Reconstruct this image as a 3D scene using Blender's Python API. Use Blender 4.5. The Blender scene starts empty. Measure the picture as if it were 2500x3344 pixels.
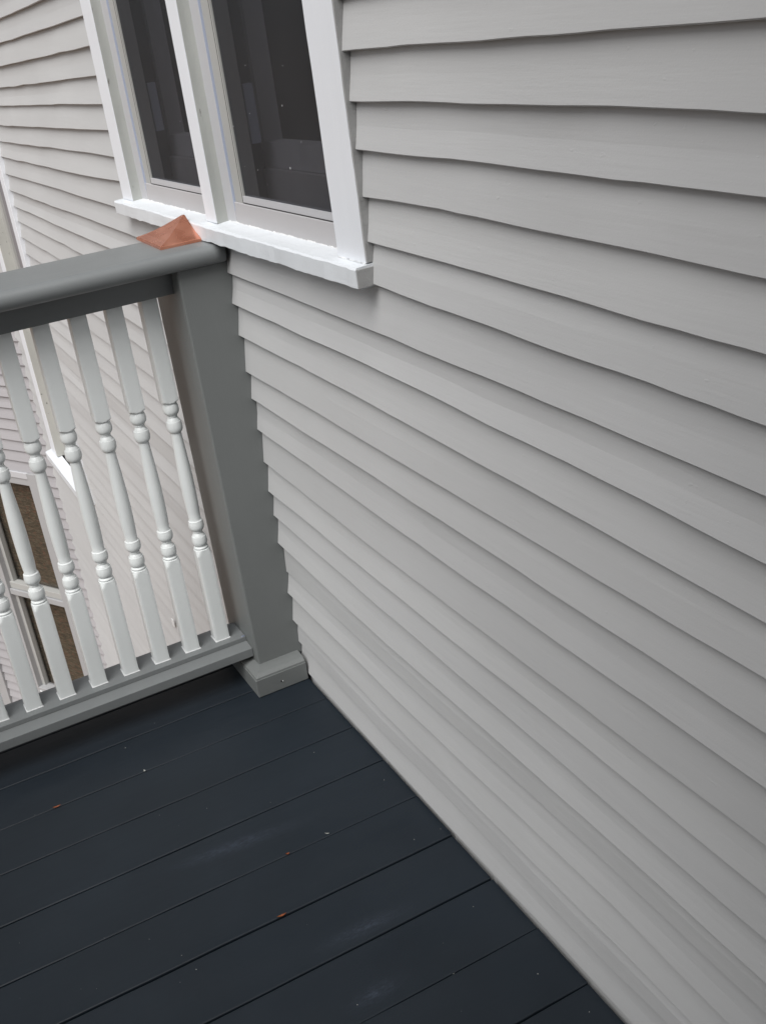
import bpy, math, random
from mathutils import Vector, Matrix

# ------------------------------------------------------------------ camera, sky, sun, exposure
SC = bpy.context.scene
COL = SC.collection
cd = bpy.data.cameras.new("camera")
cam = bpy.data.objects.new("camera", cd)
COL.objects.link(cam)
cam.location = (1.83822913, -0.73792142, 1.48865708)
cam.rotation_euler = (1.1276234, 0.12362655, 1.08066563)
cd.sensor_fit = 'VERTICAL'
cd.sensor_height = 24.0
cd.lens = 24.0 * 3569.98 / 3344.0
cd.clip_start = 0.02
cd.clip_end = 500.0
SC.camera = cam

SUN_EL, SUN_AZ = 54.0, 308.0           # degrees; azimuth measured from +X towards +Y
w = bpy.data.worlds.new("World")
SC.world = w
w.use_nodes = True
nt = w.node_tree
bg = nt.nodes['Background']
sky = nt.nodes.new('ShaderNodeTexSky')
sky.sky_type = 'NISHITA'
sky.sun_disc = False
sky.sun_elevation = math.radians(SUN_EL)
sky.sun_rotation = math.radians(90.0 - SUN_AZ)
sky.air_density = 1.0
sky.dust_density = 2.5
sky.ozone_density = 1.0
hs = nt.nodes.new('ShaderNodeHueSaturation')       # an overcast sky is nearly grey
hs.inputs['Saturation'].default_value = 0.22
nt.links.new(sky.outputs[0], hs.inputs['Color'])
nt.links.new(hs.outputs[0], bg.inputs['Color'])
bg.inputs['Strength'].default_value = 0.085

sd = bpy.data.lights.new("sun", 'SUN')
sd.energy = 2.9
sd.angle = math.radians(50)
sd.color = (1.0, 0.99, 0.975)
sun = bpy.data.objects.new("sun", sd)
COL.objects.link(sun)
dirv = Vector((math.cos(math.radians(SUN_AZ)) * math.cos(math.radians(SUN_EL)),
               math.sin(math.radians(SUN_AZ)) * math.cos(math.radians(SUN_EL)), math.sin(math.radians(SUN_EL))))
sun.rotation_euler = dirv.to_track_quat('Z', 'Y').to_euler()
sun.location = (0, -3, 8)

vs = SC.view_settings
vs.view_transform = 'Standard'
vs.look = 'None'
vs.exposure = 0.40
vs.gamma = 1.0
vs.use_curve_mapping = False

# ------------------------------------------------------------------ helpers
def hash1(i, s=0):
    random.seed(i * 7919 + s * 104729 + 13)
    return random.random() * 2 - 1

def snoise(x, seed, scale):
    t = x / scale
    i = math.floor(t)
    f = t - i
    f = f * f * (3 - 2 * f)
    return hash1(i, seed) * (1 - f) + hash1(i + 1, seed) * f

def interp(x, pts):
    if x <= pts[0][0]: return pts[0][1]
    for (a, va), (b, vb) in zip(pts, pts[1:]):
        if x <= b:
            f = (x - a) / (b - a)
            return va + (vb - va) * f
    return pts[-1][1]

ORG = {}
def root(name, loc, label=None, cat=None, group=None, kind=None):
    o = bpy.data.objects.new(name, None)
    o.empty_display_size = 0.1
    COL.objects.link(o)
    o.location = loc
    ORG[o] = Vector(loc)
    if label: o['label'] = label
    if cat: o['category'] = cat
    if group: o['group'] = group
    if kind: o['kind'] = kind
    return o

def link(name, me, parent=None, loc=None, label=None, cat=None, group=None, kind=None):
    o = bpy.data.objects.new(name, me)
    COL.objects.link(o)
    if parent is not None: o.parent = parent
    if loc is not None: o.location = loc
    if label: o['label'] = label
    if cat: o['category'] = cat
    if group: o['group'] = group
    if kind: o['kind'] = kind
    return o

def mesh(name, verts, faces, mat, smooth=False, origin=(0, 0, 0)):
    ox, oy, oz = origin
    me = bpy.data.meshes.new(name)
    me.from_pydata([(x - ox, y - oy, z - oz) for x, y, z in verts], [], faces)
    me.materials.append(mat)
    if smooth:
        me.polygons.foreach_set('use_smooth', [True] * len(me.polygons))
    me.update()
    return me

def part(name, verts, faces, mat, parent, origin=None, smooth=False, **k):
    """a mesh given in world coordinates, hung under parent; origin = world position of the part's origin"""
    pw = ORG[parent]
    o_w = Vector(origin) if origin is not None else pw
    me = mesh(name, verts, faces, mat, smooth, tuple(o_w))
    if len(faces) == 6: fix_normals(me)
    ob = link(name, me, parent, o_w - pw, **k)
    ORG[ob] = o_w
    return ob

def box_vf(x0, x1, y0, y1, z0, z1, fz=None):
    v = [(x, y, z) for z in (z0, z1) for y in (y0, y1) for x in (x0, x1)]
    if fz: v = [(x, y, z + fz(x)) for x, y, z in v]
    f = [(0, 2, 3, 1), (4, 5, 7, 6), (0, 1, 5, 4), (1, 3, 7, 5), (3, 2, 6, 7), (2, 0, 4, 6)]
    return v, f

def add(vf, nv):
    v, f = vf
    b = len(v)
    v += nv[0]
    f += [tuple(i + b for i in q) for q in nv[1]]

def bevel(o, wdt, seg=2):
    m = o.modifiers.new('bevel', 'BEVEL')
    m.width = wdt
    m.segments = seg
    m.limit_method = 'ANGLE'
    m.angle_limit = math.radians(40)
    return o

def extrude(profile, path, closed=True):
    """profile: list of 2-tuples; path: function(i)->callable mapping (a,b)->xyz for each station in list"""
    n = len(profile)
    v = []
    for st in path:
        v += [st(a, b) for a, b in profile]
    f = []
    for s in range(len(path) - 1):
        for i in range(n if closed else n - 1):
            j = (i + 1) % n
            f.append((s * n + i, s * n + j, (s + 1) * n + j, (s + 1) * n + i))
    if closed:
        f.append(tuple(range(n - 1, -1, -1)))
        f.append(tuple((len(path) - 1) * n + i for i in range(n)))
    return v, f

def fix_normals(me):
    import bmesh
    bm = bmesh.new()
    bm.from_mesh(me)
    bmesh.ops.recalc_face_normals(bm, faces=bm.faces)
    bm.to_mesh(me)
    bm.free()

# ------------------------------------------------------------------ materials
def new_mat(name):
    m = bpy.data.materials.new(name)
    m.use_nodes = True
    return m, m.node_tree, m.node_tree.nodes['Principled BSDF']

def N(t, kind, **k):
    n = t.nodes.new(kind)
    for a, b in k.items(): setattr(n, a, b)
    return n

def coords(t, scale):
    g = N(t, 'ShaderNodeNewGeometry')
    mp = N(t, 'ShaderNodeMapping')
    mp.inputs['Scale'].default_value = scale
    t.links.new(g.outputs['Position'], mp.inputs['Vector'])
    return mp.outputs[0]

def noise(t, vec, scale, detail=4, rough=0.6):
    n = N(t, 'ShaderNodeTexNoise')
    n.inputs['Scale'].default_value = scale
    n.inputs['Detail'].default_value = detail
    n.inputs['Roughness'].default_value = rough
    if vec is not None: t.links.new(vec, n.inputs['Vector'])
    return n.outputs['Fac']

def ramp(t, fac, stops):
    r = N(t, 'ShaderNodeValToRGB')
    e = r.color_ramp.elements
    while len(e) < len(stops): e.new(0.5)
    for q, (p, c) in zip(e, stops):
        q.position = p
        q.color = (c[0], c[1], c[2], 1) if isinstance(c, tuple) else (c, c, c, 1)
    t.links.new(fac, r.inputs[0])
    return r.outputs[0]

def mixc(t, fac, a, b, mode='MIX'):
    m = N(t, 'ShaderNodeMix', data_type='RGBA', blend_type=mode)
    for s, val in (('A', a), ('B', b)):
        sk = [i for i in m.inputs if i.name == s and i.type == 'RGBA'][0]
        if hasattr(val, 'links'): t.links.new(val, sk)
        else: sk.default_value = (val[0], val[1], val[2], 1)
    if hasattr(fac, 'links'): t.links.new(fac, m.inputs[0])
    else: m.inputs[0].default_value = fac
    return [o for o in m.outputs if o.type == 'RGBA'][0]

def bump(t, bsdf, layers):
    prev = None
    for h, strength, dist in layers:
        b = N(t, 'ShaderNodeBump')
        b.inputs['Strength'].default_value = strength
        b.inputs['Distance'].default_value = dist
        t.links.new(h, b.inputs['Height'])
        if prev: t.links.new(prev, b.inputs['Normal'])
        prev = b.outputs[0]
    t.links.new(prev, bsdf.inputs['Normal'])

def painted(name, col, rough=0.5, var=0.06, grain=(6, 60, 90), grain_h=0.0006, orange=0.0002, dirt=None, spec=0.5, each=0.0, nibs=False):
    m, t, b = new_mat(name)
    g = coords(t, grain)
    n1 = noise(t, g, 1.0, 5, 0.65)
    big = noise(t, coords(t, (1, 1, 1)), 2.3, 3, 0.5)
    fine = noise(t, coords(t, (1, 1, 1)), 420, 2, 0.5)
    c = mixc(t, ramp(t, big, [(0.35, 0.0), (0.68, 1.0)]), tuple(x * (1 - var) for x in col), tuple(x * (1 + var) for x in col))
    c = mixc(t, ramp(t, n1, [(0.35, 0.0), (0.7, 0.14)]), c, tuple(x * 0.86 for x in col))
    if dirt:
        dn = noise(t, coords(t, dirt[1]), dirt[2], 6, 0.7)
        c = mixc(t, ramp(t, dn, [(dirt[3], 0.0), (dirt[4], 1.0)]), c, dirt[0])
    if each:
        oi = N(t, 'ShaderNodeObjectInfo')
        c = mixc(t, 1.0, c, ramp(t, oi.outputs['Random'], [(0.0, (1 - each, 1 - each, 1 - each * 0.9)), (1.0, (1.0, 1.0, 0.998))]), 'MULTIPLY')
    t.links.new(c, b.inputs['Base Color'])
    b.inputs['Roughness'].default_value = rough
    b.inputs['Specular IOR Level'].default_value = spec
    layers = [(n1, 0.5, grain_h), (fine, 0.4, orange)]
    if nibs:
        nb = noise(t, coords(t, (60, 60, 95)), 1.0, 2, 0.5)
        layers.append((ramp(t, nb, [(0.72, 0.0), (0.80, 1.0)]), 0.35, 0.0006))
        layers.append((noise(t, coords(t, (3, 3, 22)), 1.0, 3, 0.5), 0.2, 0.003))
    bump(t, b, layers)
    return m

siding = painted('siding_paint', (0.448, 0.450, 0.450), 0.55, 0.03, (7, 55, 140), 0.0006, 0.0003, each=0.03, nibs=True)
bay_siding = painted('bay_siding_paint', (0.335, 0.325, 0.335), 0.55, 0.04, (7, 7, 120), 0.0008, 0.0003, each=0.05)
white = painted('white_trim_paint', (0.72, 0.74, 0.775), 0.38, 0.02, (60, 60, 9), 0.0006, 0.0006)
sill_white = painted('white_sill_paint', (0.64, 0.665, 0.69), 0.40, 0.02, (9, 50, 60), 0.0012, 0.0008)
weathered = painted('weathered_jamb_paint', (0.37, 0.38, 0.36), 0.6, 0.10, (40, 40, 7), 0.0018, 0.0007,
                    dirt=((0.10, 0.09, 0.08), (60, 60, 14), 1.0, 0.62, 0.70))
mildew = painted('mildewed_jamb_paint', (0.46, 0.46, 0.43), 0.65, 0.12, (40, 40, 7), 0.0018, 0.0007,
                 dirt=((0.05, 0.05, 0.04), (70, 70, 40), 1.0, 0.66, 0.69))
vinyl = painted('white_vinyl', (0.45, 0.45, 0.465), 0.42, 0.02, (20, 20, 6), 0.0002, 0.0001)
aged = painted('aged_frame_paint', (0.33, 0.33, 0.335), 0.5, 0.06, (20, 20, 6), 0.0004, 0.0002)
sky_vinyl = painted('sky_tinted_vinyl', (0.36, 0.40, 0.50), 0.45, 0.03, (20, 20, 6), 0.0002, 0.0001)  # pale vinyl with the sky's blue tint put into its colour
stile_paint = painted('grey_stile_paint', (0.36, 0.36, 0.345), 0.5, 0.05, (30, 30, 5), 0.0005, 0.0002)
sash_paint = painted('sash_rail_paint', (0.41, 0.40, 0.405), 0.5, 0.04, (8, 40, 60), 0.0006, 0.0003,
                     dirt=((0.22, 0.19, 0.18), (18, 60, 120), 1.0, 0.70, 0.76))
rail_paint = painted('grey_rail_paint', (0.172, 0.182, 0.184), 0.40, 0.05, (60, 5, 60), 0.0008, 0.0003)
post_paint = painted('grey_post_paint', (0.152, 0.161, 0.159), 0.5, 0.05, (50, 50, 6), 0.0007, 0.0006)
baluster_paint = painted('baluster_paint', (0.72, 0.745, 0.74), 0.42, 0.03, (40, 40, 5), 0.0005, 0.0004)
bead_paint = painted('white_bead_paint', (0.68, 0.69, 0.69), 0.4, 0.02)
gasket, t, b = new_mat('dark_gasket'); b.inputs['Base Color'].default_value = (0.02, 0.02, 0.02, 1); b.inputs['Roughness'].default_value = 0.6
gap_mat, t, b = new_mat('dark_sheathing'); b.inputs['Base Color'].default_value = (0.06, 0.055, 0.05, 1); b.inputs['Roughness'].default_value = 0.9

# deck paint with chalky scuffs that lie along two of the boards
deck_mat, t, b = new_mat('deck_paint')
g = coords(t, (1, 1, 1))
big = noise(t, g, 3.0, 4, 0.6)
c = mixc(t, ramp(t, big, [(0.3, 0.0), (0.7, 1.0)]), (0.0088, 0.0132, 0.0185), (0.0122, 0.0178, 0.0248))
speck = noise(t, g, 900, 2, 0.5)
c = mixc(t, ramp(t, speck, [(0.74, 0.0), (0.80, 0.35)]), c, (0.10, 0.11, 0.12))
def scuff(cx, cy, rx, ry, rot):
    gg = N(t, 'ShaderNodeNewGeometry')
    mp = N(t, 'ShaderNodeMapping', vector_type='TEXTURE')
    mp.inputs['Location'].default_value = (cx, cy, 0)
    mp.inputs['Rotation'].default_value = (0, 0, rot)
    mp.inputs['Scale'].default_value = (rx, ry, 1)
    t.links.new(gg.outputs['Position'], mp.inputs['Vector'])
    gr = N(t, 'ShaderNodeTexGradient', gradient_type='QUADRATIC_SPHERE')
    t.links.new(mp.outputs[0], gr.inputs[0])
    return gr.outputs['Fac']
grit = noise(t, coords(t, (1, 0.4, 1)), 160, 5, 0.8)
for args in ((0.124, -0.37, 0.030, 0.20, -0.10), (0.463, -0.25, 0.030, 0.13, -0.05), (0.60, -0.30, 0.03, 0.08, 0.1)):
    mul = N(t, 'ShaderNodeMath', operation='MULTIPLY')
    t.links.new(scuff(*args), mul.inputs[0])
    t.links.new(ramp(t, grit, [(0.42, 0.10), (0.68, 1.0)]), mul.inputs[1])
    c = mixc(t, mul.outputs[0], c, (0.042, 0.052, 0.074))
t.links.new(c, b.inputs['Base Color'])
rn = noise(t, coords(t, (1, 0.3, 1)), 9, 4, 0.6)
t.links.new(ramp(t, rn, [(0.3, 0.40), (0.7, 0.56)]), b.inputs['Roughness'])
b.inputs['Specular IOR Level'].default_value = 0.36
bump(t, b, [(noise(t, coords(t, (70, 5, 70)), 1.0, 5, 0.6), 0.5, 0.0007), (noise(t, g, 500, 2, 0.5), 0.35, 0.0003)])

# copper
copper, t, b = new_mat('copper')
pat = noise(t, coords(t, (1, 1, 1)), 14, 2, 0.5)
t.links.new(ramp(t, pat, [(0.35, (0.58, 0.225, 0.140)), (0.68, (0.74, 0.34, 0.235))]), b.inputs['Base Color'])
b.inputs['Metallic'].default_value = 0.7
t.links.new(ramp(t, pat, [(0.35, 0.22), (0.7, 0.36)]), b.inputs['Roughness'])
bump(t, b, [(noise(t, coords(t, (1, 1, 1)), 9, 0, 0.5), 0.08, 0.0010)])

# glass seen through an insect screen: dim, slightly hazy
pane_mat = bpy.data.materials.new('screened_glass')
pane_mat.use_nodes = True
t = pane_mat.node_tree
for n in list(t.nodes): t.nodes.remove(n)
out = N(t, 'ShaderNodeOutputMaterial')
tr = N(t, 'ShaderNodeBsdfTransparent'); tr.inputs[0].default_value = (0.74, 0.74, 0.76, 1)
df = N(t, 'ShaderNodeBsdfDiffuse'); df.inputs[0].default_value = (0.070, 0.072, 0.076, 1)
gl = N(t, 'ShaderNodeBsdfGlossy'); gl.inputs[0].default_value = (0.9, 0.9, 0.9, 1); gl.inputs['Roughness'].default_value = 0.22
m1 = N(t, 'ShaderNodeMixShader')
dust = noise(t, coords(t, (1, 1, 1)), 230, 3, 0.55)
hazy = noise(t, coords(t, (1, 1, 1)), 7, 3, 0.5)
mm = N(t, 'ShaderNodeMath', operation='ADD')
t.links.new(ramp(t, hazy, [(0.3, 0.26), (0.7, 0.36)]), mm.inputs[0])
t.links.new(ramp(t, dust, [(0.73, 0.0), (0.78, 0.25)]), mm.inputs[1])
t.links.new(mm.outputs[0], m1.inputs[0])
t.links.new(tr.outputs[0], m1.inputs[1]); t.links.new(df.outputs[0], m1.inputs[2])
m2 = N(t, 'ShaderNodeMixShader')
m2.inputs[0].default_value = 0.02
t.links.new(m1.outputs[0], m2.inputs[1]); t.links.new(gl.outputs[0], m2.inputs[2])
t.links.new(m2.outputs[0], out.inputs[0])

slopped = painted('lapped_wall_paint', (0.30, 0.30, 0.298), 0.6, 0.10, (60, 60, 30), 0.0025, 0.0012,
                  dirt=((0.62, 0.62, 0.62), (70, 70, 30), 1.0, 0.64, 0.70))
pane_grey, t, b = new_mat('flat_grey_pane'); b.inputs['Base Color'].default_value = (0.20, 0.19, 0.20, 1); b.inputs['Roughness'].default_value = 0.6  # flat grey for the far window's pane
clear_pane, t, b = new_mat('window_glass')
for n in list(t.nodes): t.nodes.remove(n)
out = N(t, 'ShaderNodeOutputMaterial')
tr = N(t, 'ShaderNodeBsdfTransparent'); tr.inputs[0].default_value = (0.85, 0.85, 0.85, 1)
gl = N(t, 'ShaderNodeBsdfGlossy'); gl.inputs['Roughness'].default_value = 0.03
m1 = N(t, 'ShaderNodeMixShader')
m1.inputs[0].default_value = 0.05; t.links.new(tr.outputs[0], m1.inputs[1]); t.links.new(gl.outputs[0], m1.inputs[2])
t.links.new(m1.outputs[0], out.inputs[0])

inner_paint = painted('inner_sash_paint', (0.50, 0.50, 0.52), 0.5, 0.03)
room_mat, t, b = new_mat('dark_room'); b.inputs['Base Color'].default_value = (0.02, 0.02, 0.021, 1); b.inputs['Roughness'].default_value = 0.9

# mottled brown for the panel behind the bay glass
brown_mat, t, b = new_mat('mottled_brown')
rows = noise(t, coords(t, (22, 22, 120)), 1.0, 5, 0.75)
c = ramp(t, rows, [(0.34, (0.040, 0.034, 0.022)), (0.50, (0.100, 0.080, 0.050)), (0.68, (0.23, 0.19, 0.13))])
redn = noise(t, coords(t, (30, 30, 60)), 1.0, 3, 0.6)
c = mixc(t, ramp(t, redn, [(0.52, 0.0), (0.68, 0.55)]), c, (0.24, 0.10, 0.06))
t.links.new(c, b.inputs['Base Color'])
b.inputs['Roughness'].default_value = 0.8
bump(t, b, [(rows, 0.8, 0.004)])

leaf_mat, t, b = new_mat('dry_leaf')
t.links.new(ramp(t, noise(t, coords(t, (1, 1, 1)), 180, 3, 0.6), [(0.35, (0.20, 0.045, 0.015)), (0.65, (0.30, 0.10, 0.03))]), b.inputs['Base Color'])
b.inputs['Roughness'].default_value = 0.6
speck_mat, t, b = new_mat('pale_grit'); b.inputs['Base Color'].default_value = (0.35, 0.36, 0.34, 1); b.inputs['Roughness'].default_value = 0.7
screw_mat, t, b = new_mat('zinc'); b.inputs['Base Color'].default_value = (0.45, 0.5, 0.62, 1); b.inputs['Metallic'].default_value = 0.8; b.inputs['Roughness'].default_value = 0.35
bounce_ground_mat, t, b = new_mat('bounce_brown')  # unseen ground; brown put in to bounce warm light onto the walls
t.links.new(ramp(t, noise(t, coords(t, (1, 1, 1)), 2.5, 8, 0.7), [(0.3, (0.13, 0.085, 0.055)), (0.7, (0.30, 0.21, 0.15))]), b.inputs['Base Color'])
b.inputs['Roughness'].default_value = 0.95

# ------------------------------------------------------------------ ground
g = 300
ground = link('ground', mesh('ground', [(-g, -g, -3.3), (g, -g, -3.3), (g, g, -3.3), (-g, g, -3.3)], [(0, 1, 2, 3)], bounce_ground_mat),
            kind='structure', label='unseen brown ground below the raised deck, added for warm bounce light')

# ------------------------------------------------------------------ the house
house = root('house', (0, 0.05, -3.3), 'grey clapboard house wall with white window casings beside the deck', 'house')

X_CORNER, X_END = -3.9, 2.2
Z_TOP = 2.75
ROWS = {  # bottom edge of each board as (x, z) stations; the boards of an old wall are none too straight
 'A': [(-2.5, 1.352), (-1.5, 1.380), (-1.1, 1.391), (0.30, 1.421), (0.56, 1.425), (0.917, 1.428), (1.114, 1.430)],
 'B': [(-2.6, 1.290), (-1.59, 1.314), (-1.1, 1.323), (0.31, 1.352), (0.546, 1.355), (0.913, 1.358), (1.117, 1.356)],
 'C': [(-2.7, 1.218), (-1.66, 1.245), (-1.1, 1.259), (0.31, 1.284), (0.53, 1.287), (0.909, 1.286), (1.119, 1.286)],
 'D': [(-2.8, 1.155), (-1.73, 1.181), (-1.1, 1.193), (0.315, 1.216), (0.517, 1.219), (0.906, 1.217), (1.121, 1.214)],
 'E': [(-2.86, 1.093), (-1.41, 1.121), (-1.1, 1.132), (0.307, 1.148), (0.502, 1.149), (0.902, 1.145), (1.124, 1.142)],
 'F': [(-2.88, 1.028), (-1.88, 1.046), (-1.2, 1.056), (-0.4, 1.066), (0.312, 1.083), (0.488, 1.080), (0.898, 1.076), (1.126, 1.073)],
 'G': [(-2.87, 0.964), (-1.95, 0.978), (-1.54, 0.986), (-0.4, 0.999), (0.273, 1.002), (0.894, 1.002), (1.129, 0.999)],
 'H': [(-2.89, 0.901), (-1.6, 0.917), (-0.396, 0.932), (0.255, 0.937), (0.891, 0.931), (1.131, 0.926)],
 'I': [(-2.87, 0.841), (-1.8, 0.851), (-0.397, 0.863), (0.234, 0.864), (0.887, 0.861), (1.134, 0.856)],
 'J': [(-2.89, 0.775), (-2.2, 0.778), (-0.4, 0.780), (0.211, 0.783), (0.883, 0.785), (1.136, 0.787)],
 'K': [(-2.9, 0.708), (-0.401, 0.716), (0.194, 0.720), (0.879, 0.719), (1.138, 0.717)],
 'L': [(-2.9, 0.640), (-0.403, 0.645), (0.231, 0.640), (0.875, 0.643), (1.141, 0.645)],
 'M': [(-2.9, 0.560), (-0.406, 0.564), (0.209, 0.556), (0.871, 0.560), (1.144, 0.561)],
 'N': [(-0.407, 0.492), (0.191, 0.489), (0.867, 0.491), (1.146, 0.491)],
 'O': [(-0.402, 0.430), (0.175, 0.426), (0.864, 0.424), (1.148, 0.423)],
 'P': [(-0.405, 0.358), (0.154, 0.348), (0.86, 0.358), (1.151, 0.353)],
 'Q': [(-0.399, 0.279), (0.136, 0.281), (0.857, 0.297), (1.142, 0.292)],
 'R': [(-0.382, 0.222), (0.12, 0.217), (0.854, 0.229), (1.084, 0.217)],
 'S': [(-0.388, 0.146), (0.099, 0.141), (0.85, 0.156), (1.02, 0.149)],
 'T': [(-0.384, 0.084), (0.082, 0.077), (0.846, 0.086), (0.951, 0.093)],
}
rows = [ROWS[k] for k in 'ABCDEFGHIJKLMNOPQRST']
up = []
for k in range(1, 18):                                    # above the frame
    up.append([(x, z + 0.0690 * k) for x, z in rows[0]])
down = []
z = 0.082
k = 0
while z > -2.95:
    z -= 0.0700
    down.append([(-3.9, z - 0.003 + 0.002 * hash1(k, 5)), (-0.4, z + 0.002 * hash1(k, 6)), (2.7, z)])
    k += 1
rows = up[::-1] + rows + down

THK = 0.0155
def board(parent, P, ax, n, s0, s1, zlo, zhi, seed, mat, step=0.045, name='clapboard', amp=1.0, lean=0.0):
    """one clapboard from s0 to s1 along direction ax (unit) at wall origin P, outward normal n.
    zlo(s), zhi(s): its visible bottom edge and the next board's bottom edge."""
    m = max(2, int((s1 - s0) / step) + 1)
    v, f = [], []
    tilt = amp * 0.0010 * hash1(seed, 91)
    for i in range(m):
        s = s0 + (s1 - s0) * i / (m - 1)
        dz = amp * (0.0011 * snoise(s, seed, 0.16) + 0.0006 * snoise(s, seed + 77, 0.05))
        dn = amp * (0.0014 * snoise(s, seed + 31, 0.35) + 0.0005 * snoise(s, seed + 55, 0.09))
        a = zlo(s) + dz
        h = zhi(s) - zlo(s)
        prof = [(-THK - 0.0035, a + 0.0010), (-0.0016 - lean, a), (-lean, a + 0.0016), (-(THK - 0.003) * 0.5 + tilt, a + h * 0.5),
                (-(THK - 0.0035), a + h), (-(THK + 0.0008), a + h + 0.012)]
        for d, zz in prof:
            d2 = d + dn * (1 if d > -0.009 else 0.3)
            q = P + ax * s + n * d2
            v.append((q.x, q.y, zz))
    k6 = 6
    for i in range(m - 1):
        for j in range(k6 - 1):
            f.append((i * k6 + j, (i + 1) * k6 + j, (i + 1) * k6 + j + 1, i * k6 + j + 1))
    e = (m - 1) * k6
    f.append((5, 4, 3, 2, 1, 0)); f.append(tuple(e + j for j in range(6)))
    o = part(name, v, f, mat, parent, origin=(P + ax * s0 + Vector((0, 0, zlo(s0)))))
    return o

# openings in the main wall: (x0, x1, z0(x), z1)
SL = 0.0178
def zt(x): return SL * (x - 0.33)
near_cut = (-1.088, 0.3115, lambda x: 1.078 + zt(x), 2.56)
far_cut = (-3.615, -2.895, lambda x: -0.43, 1.62)

wall = part('wall', *box_vf(X_CORNER - 0.2, X_END, 0.014, 0.12, -3.3, 0.0), gap_mat, house, origin=(0, 0.05, -3.3))
# the wall's sheathing leaves the openings free
v, f = [], []
for (a, b_, c_, d_) in ((X_CORNER - 0.02, far_cut[0], -3.3, Z_TOP), (far_cut[1], near_cut[0], -3.3, Z_TOP), (near_cut[1], X_END, -3.3, Z_TOP),
                      (far_cut[0], far_cut[1], -3.3, -0.43), (far_cut[0], far_cut[1], 1.62, Z_TOP),
                      (near_cut[0], near_cut[1], -3.3, 1.058), (near_cut[0], near_cut[1], 2.56, Z_TOP)):
    add((v, f), box_vf(a, b_, 0.0135, 0.09, c_, d_))
wall.data = mesh('wall', v, f, gap_mat, origin=(0, 0.05, -3.3))

AX, NV, P0 = Vector((1, 0, 0)), Vector((0, -1, 0)), Vector((0, 0, 0))
for i in range(1, len(rows)):
    lo = (lambda r: (lambda s: interp(s, r)))(rows[i])
    hi = (lambda r: (lambda s: interp(s, r)))(rows[i - 1])
    zm = lo(0.0)
    segs = [(X_CORNER - 0.03, X_END)]
    for (c0, c1, cz0, cz1) in (near_cut, far_cut):
        nx = []
        for (a, b_) in segs:
            if c1 <= a or c0 >= b_: nx.append((a, b_)); continue
            zz = lo(c0)
            if zz + 0.035 > cz0(c0) and zz < cz1:
                if c0 > a: nx.append((a, c0 + 0.0))
                if c1 < b_: nx.append((c1, b_))
            else: nx.append((a, b_))
        segs = nx
    for (a, b_) in segs:
        board(wall, P0, AX, NV, a, b_, lo, hi, i * 3 + int(a * 10) + 900, siding, step=0.045 if b_ > 0 else 0.09,
              lean={33: 0.0048, 32: -0.0015, 36: 0.0030, 35: -0.001, 29: 0.001, 20: 0.001, 24: -0.001}.get(i, 0.0))

# ---- near double window
def win_z(x0, x1, y0, y1, z0, z1):
    return box_vf(x0, x1, y0, y1, z0, z1, zt)

near = part('window', *win_z(-1.08, 0.305, 0.058, 0.075, 2.50, 2.55), vinyl, house, origin=(-0.36, 0.0, 1.12),
            label='double window with white casings above the rail end')
def wavy_board(name, x0, x1, y0, y1, z0, z1, mat, parent, seed, amp=0.0012, vertical=True, **k):
    """upright trim board whose long edges are a little rough"""
    m = 46
    v = []
    for i in range(m):
        z = z0 + (z1 - z0) * i / (m - 1)
        e0 = amp * snoise(z, seed, 0.03); e1 = amp * snoise(z, seed + 9, 0.03)
        zz0 = z + zt(x0) if i == 0 else z
        zz1 = z + zt(x1) if i == 0 else z
        v += [(x0 + e0, y1, zz0), (x0 + e0, y0, zz0), (x1 + e1, y0, zz1), (x1 + e1, y1, zz1)]
    f = []
    for i in range(m - 1):
        for j in range(4):
            q = (j + 1) % 4
            f.append((i * 4 + j, i * 4 + q, (i + 1) * 4 + q, (i + 1) * 4 + j))
    f += [(3, 2, 1, 0), tuple((m - 1) * 4 + j for j in range(4))]
    o = part(name, v, f, mat, parent, origin=(x0, y0, z0), **k)
    return bevel(o, 0.0012, 2)

ZS = 1.1215        # sill top at the casing feet (x = 0.33)
wavy_board('casing', -1.086, -0.9960, -0.015, 0.013, ZS, 2.50, white, near, 11, 0.0004)
wavy_board('casing', -0.4297, -0.3670, -0.015, 0.013, ZS, 2.50, white, near, 12, 0.0004)
wavy_board('casing', 0.2110, 0.3110, -0.015, 0.013, ZS, 2.50, white, near, 13)
bevel(part('casing', *box_vf(-1.086, 0.311, -0.017, 0.013, 2.503, 2.60), white, near), 0.0015)

# weathered edge of each casing on the opening's left side, a couple of millimetres proud of the casing's body
def reveal(x, seed, label):
    m = 60; nn = 4
    v = []
    for i in range(m):
        z = ZS + zt(x) + (2.49 - ZS) * i / (m - 1)
        for j in range(nn):
            y = -0.0138 + 0.0245 * j / (nn - 1)
            v.append((x + 0.0016 + 0.0007 * snoise(z + y * 9, seed + j, 0.02) + (0.002 if j == nn - 1 else 0), y, z))
    f = [(i * nn + j, i * nn + j + 1, (i + 1) * nn + j + 1, (i + 1) * nn + j) for i in range(m - 1) for j in range(nn - 1)]
    # back side so that it is a solid strip
    b = len(v)
    v += [(p[0] - 0.003, p[1], p[2]) for p in v]
    f += [tuple(b + q for q in reversed(t_)) for t_ in f]
    part('casing_edge', v, f, weathered, near, smooth=True, origin=(x, 0, ZS), label=label)
reveal(-0.9960, 21, 'weathered flaking inner edge of the left casing')
reveal(-0.3670, 22, 'weathered cracked inner edge of the middle casing')

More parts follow.
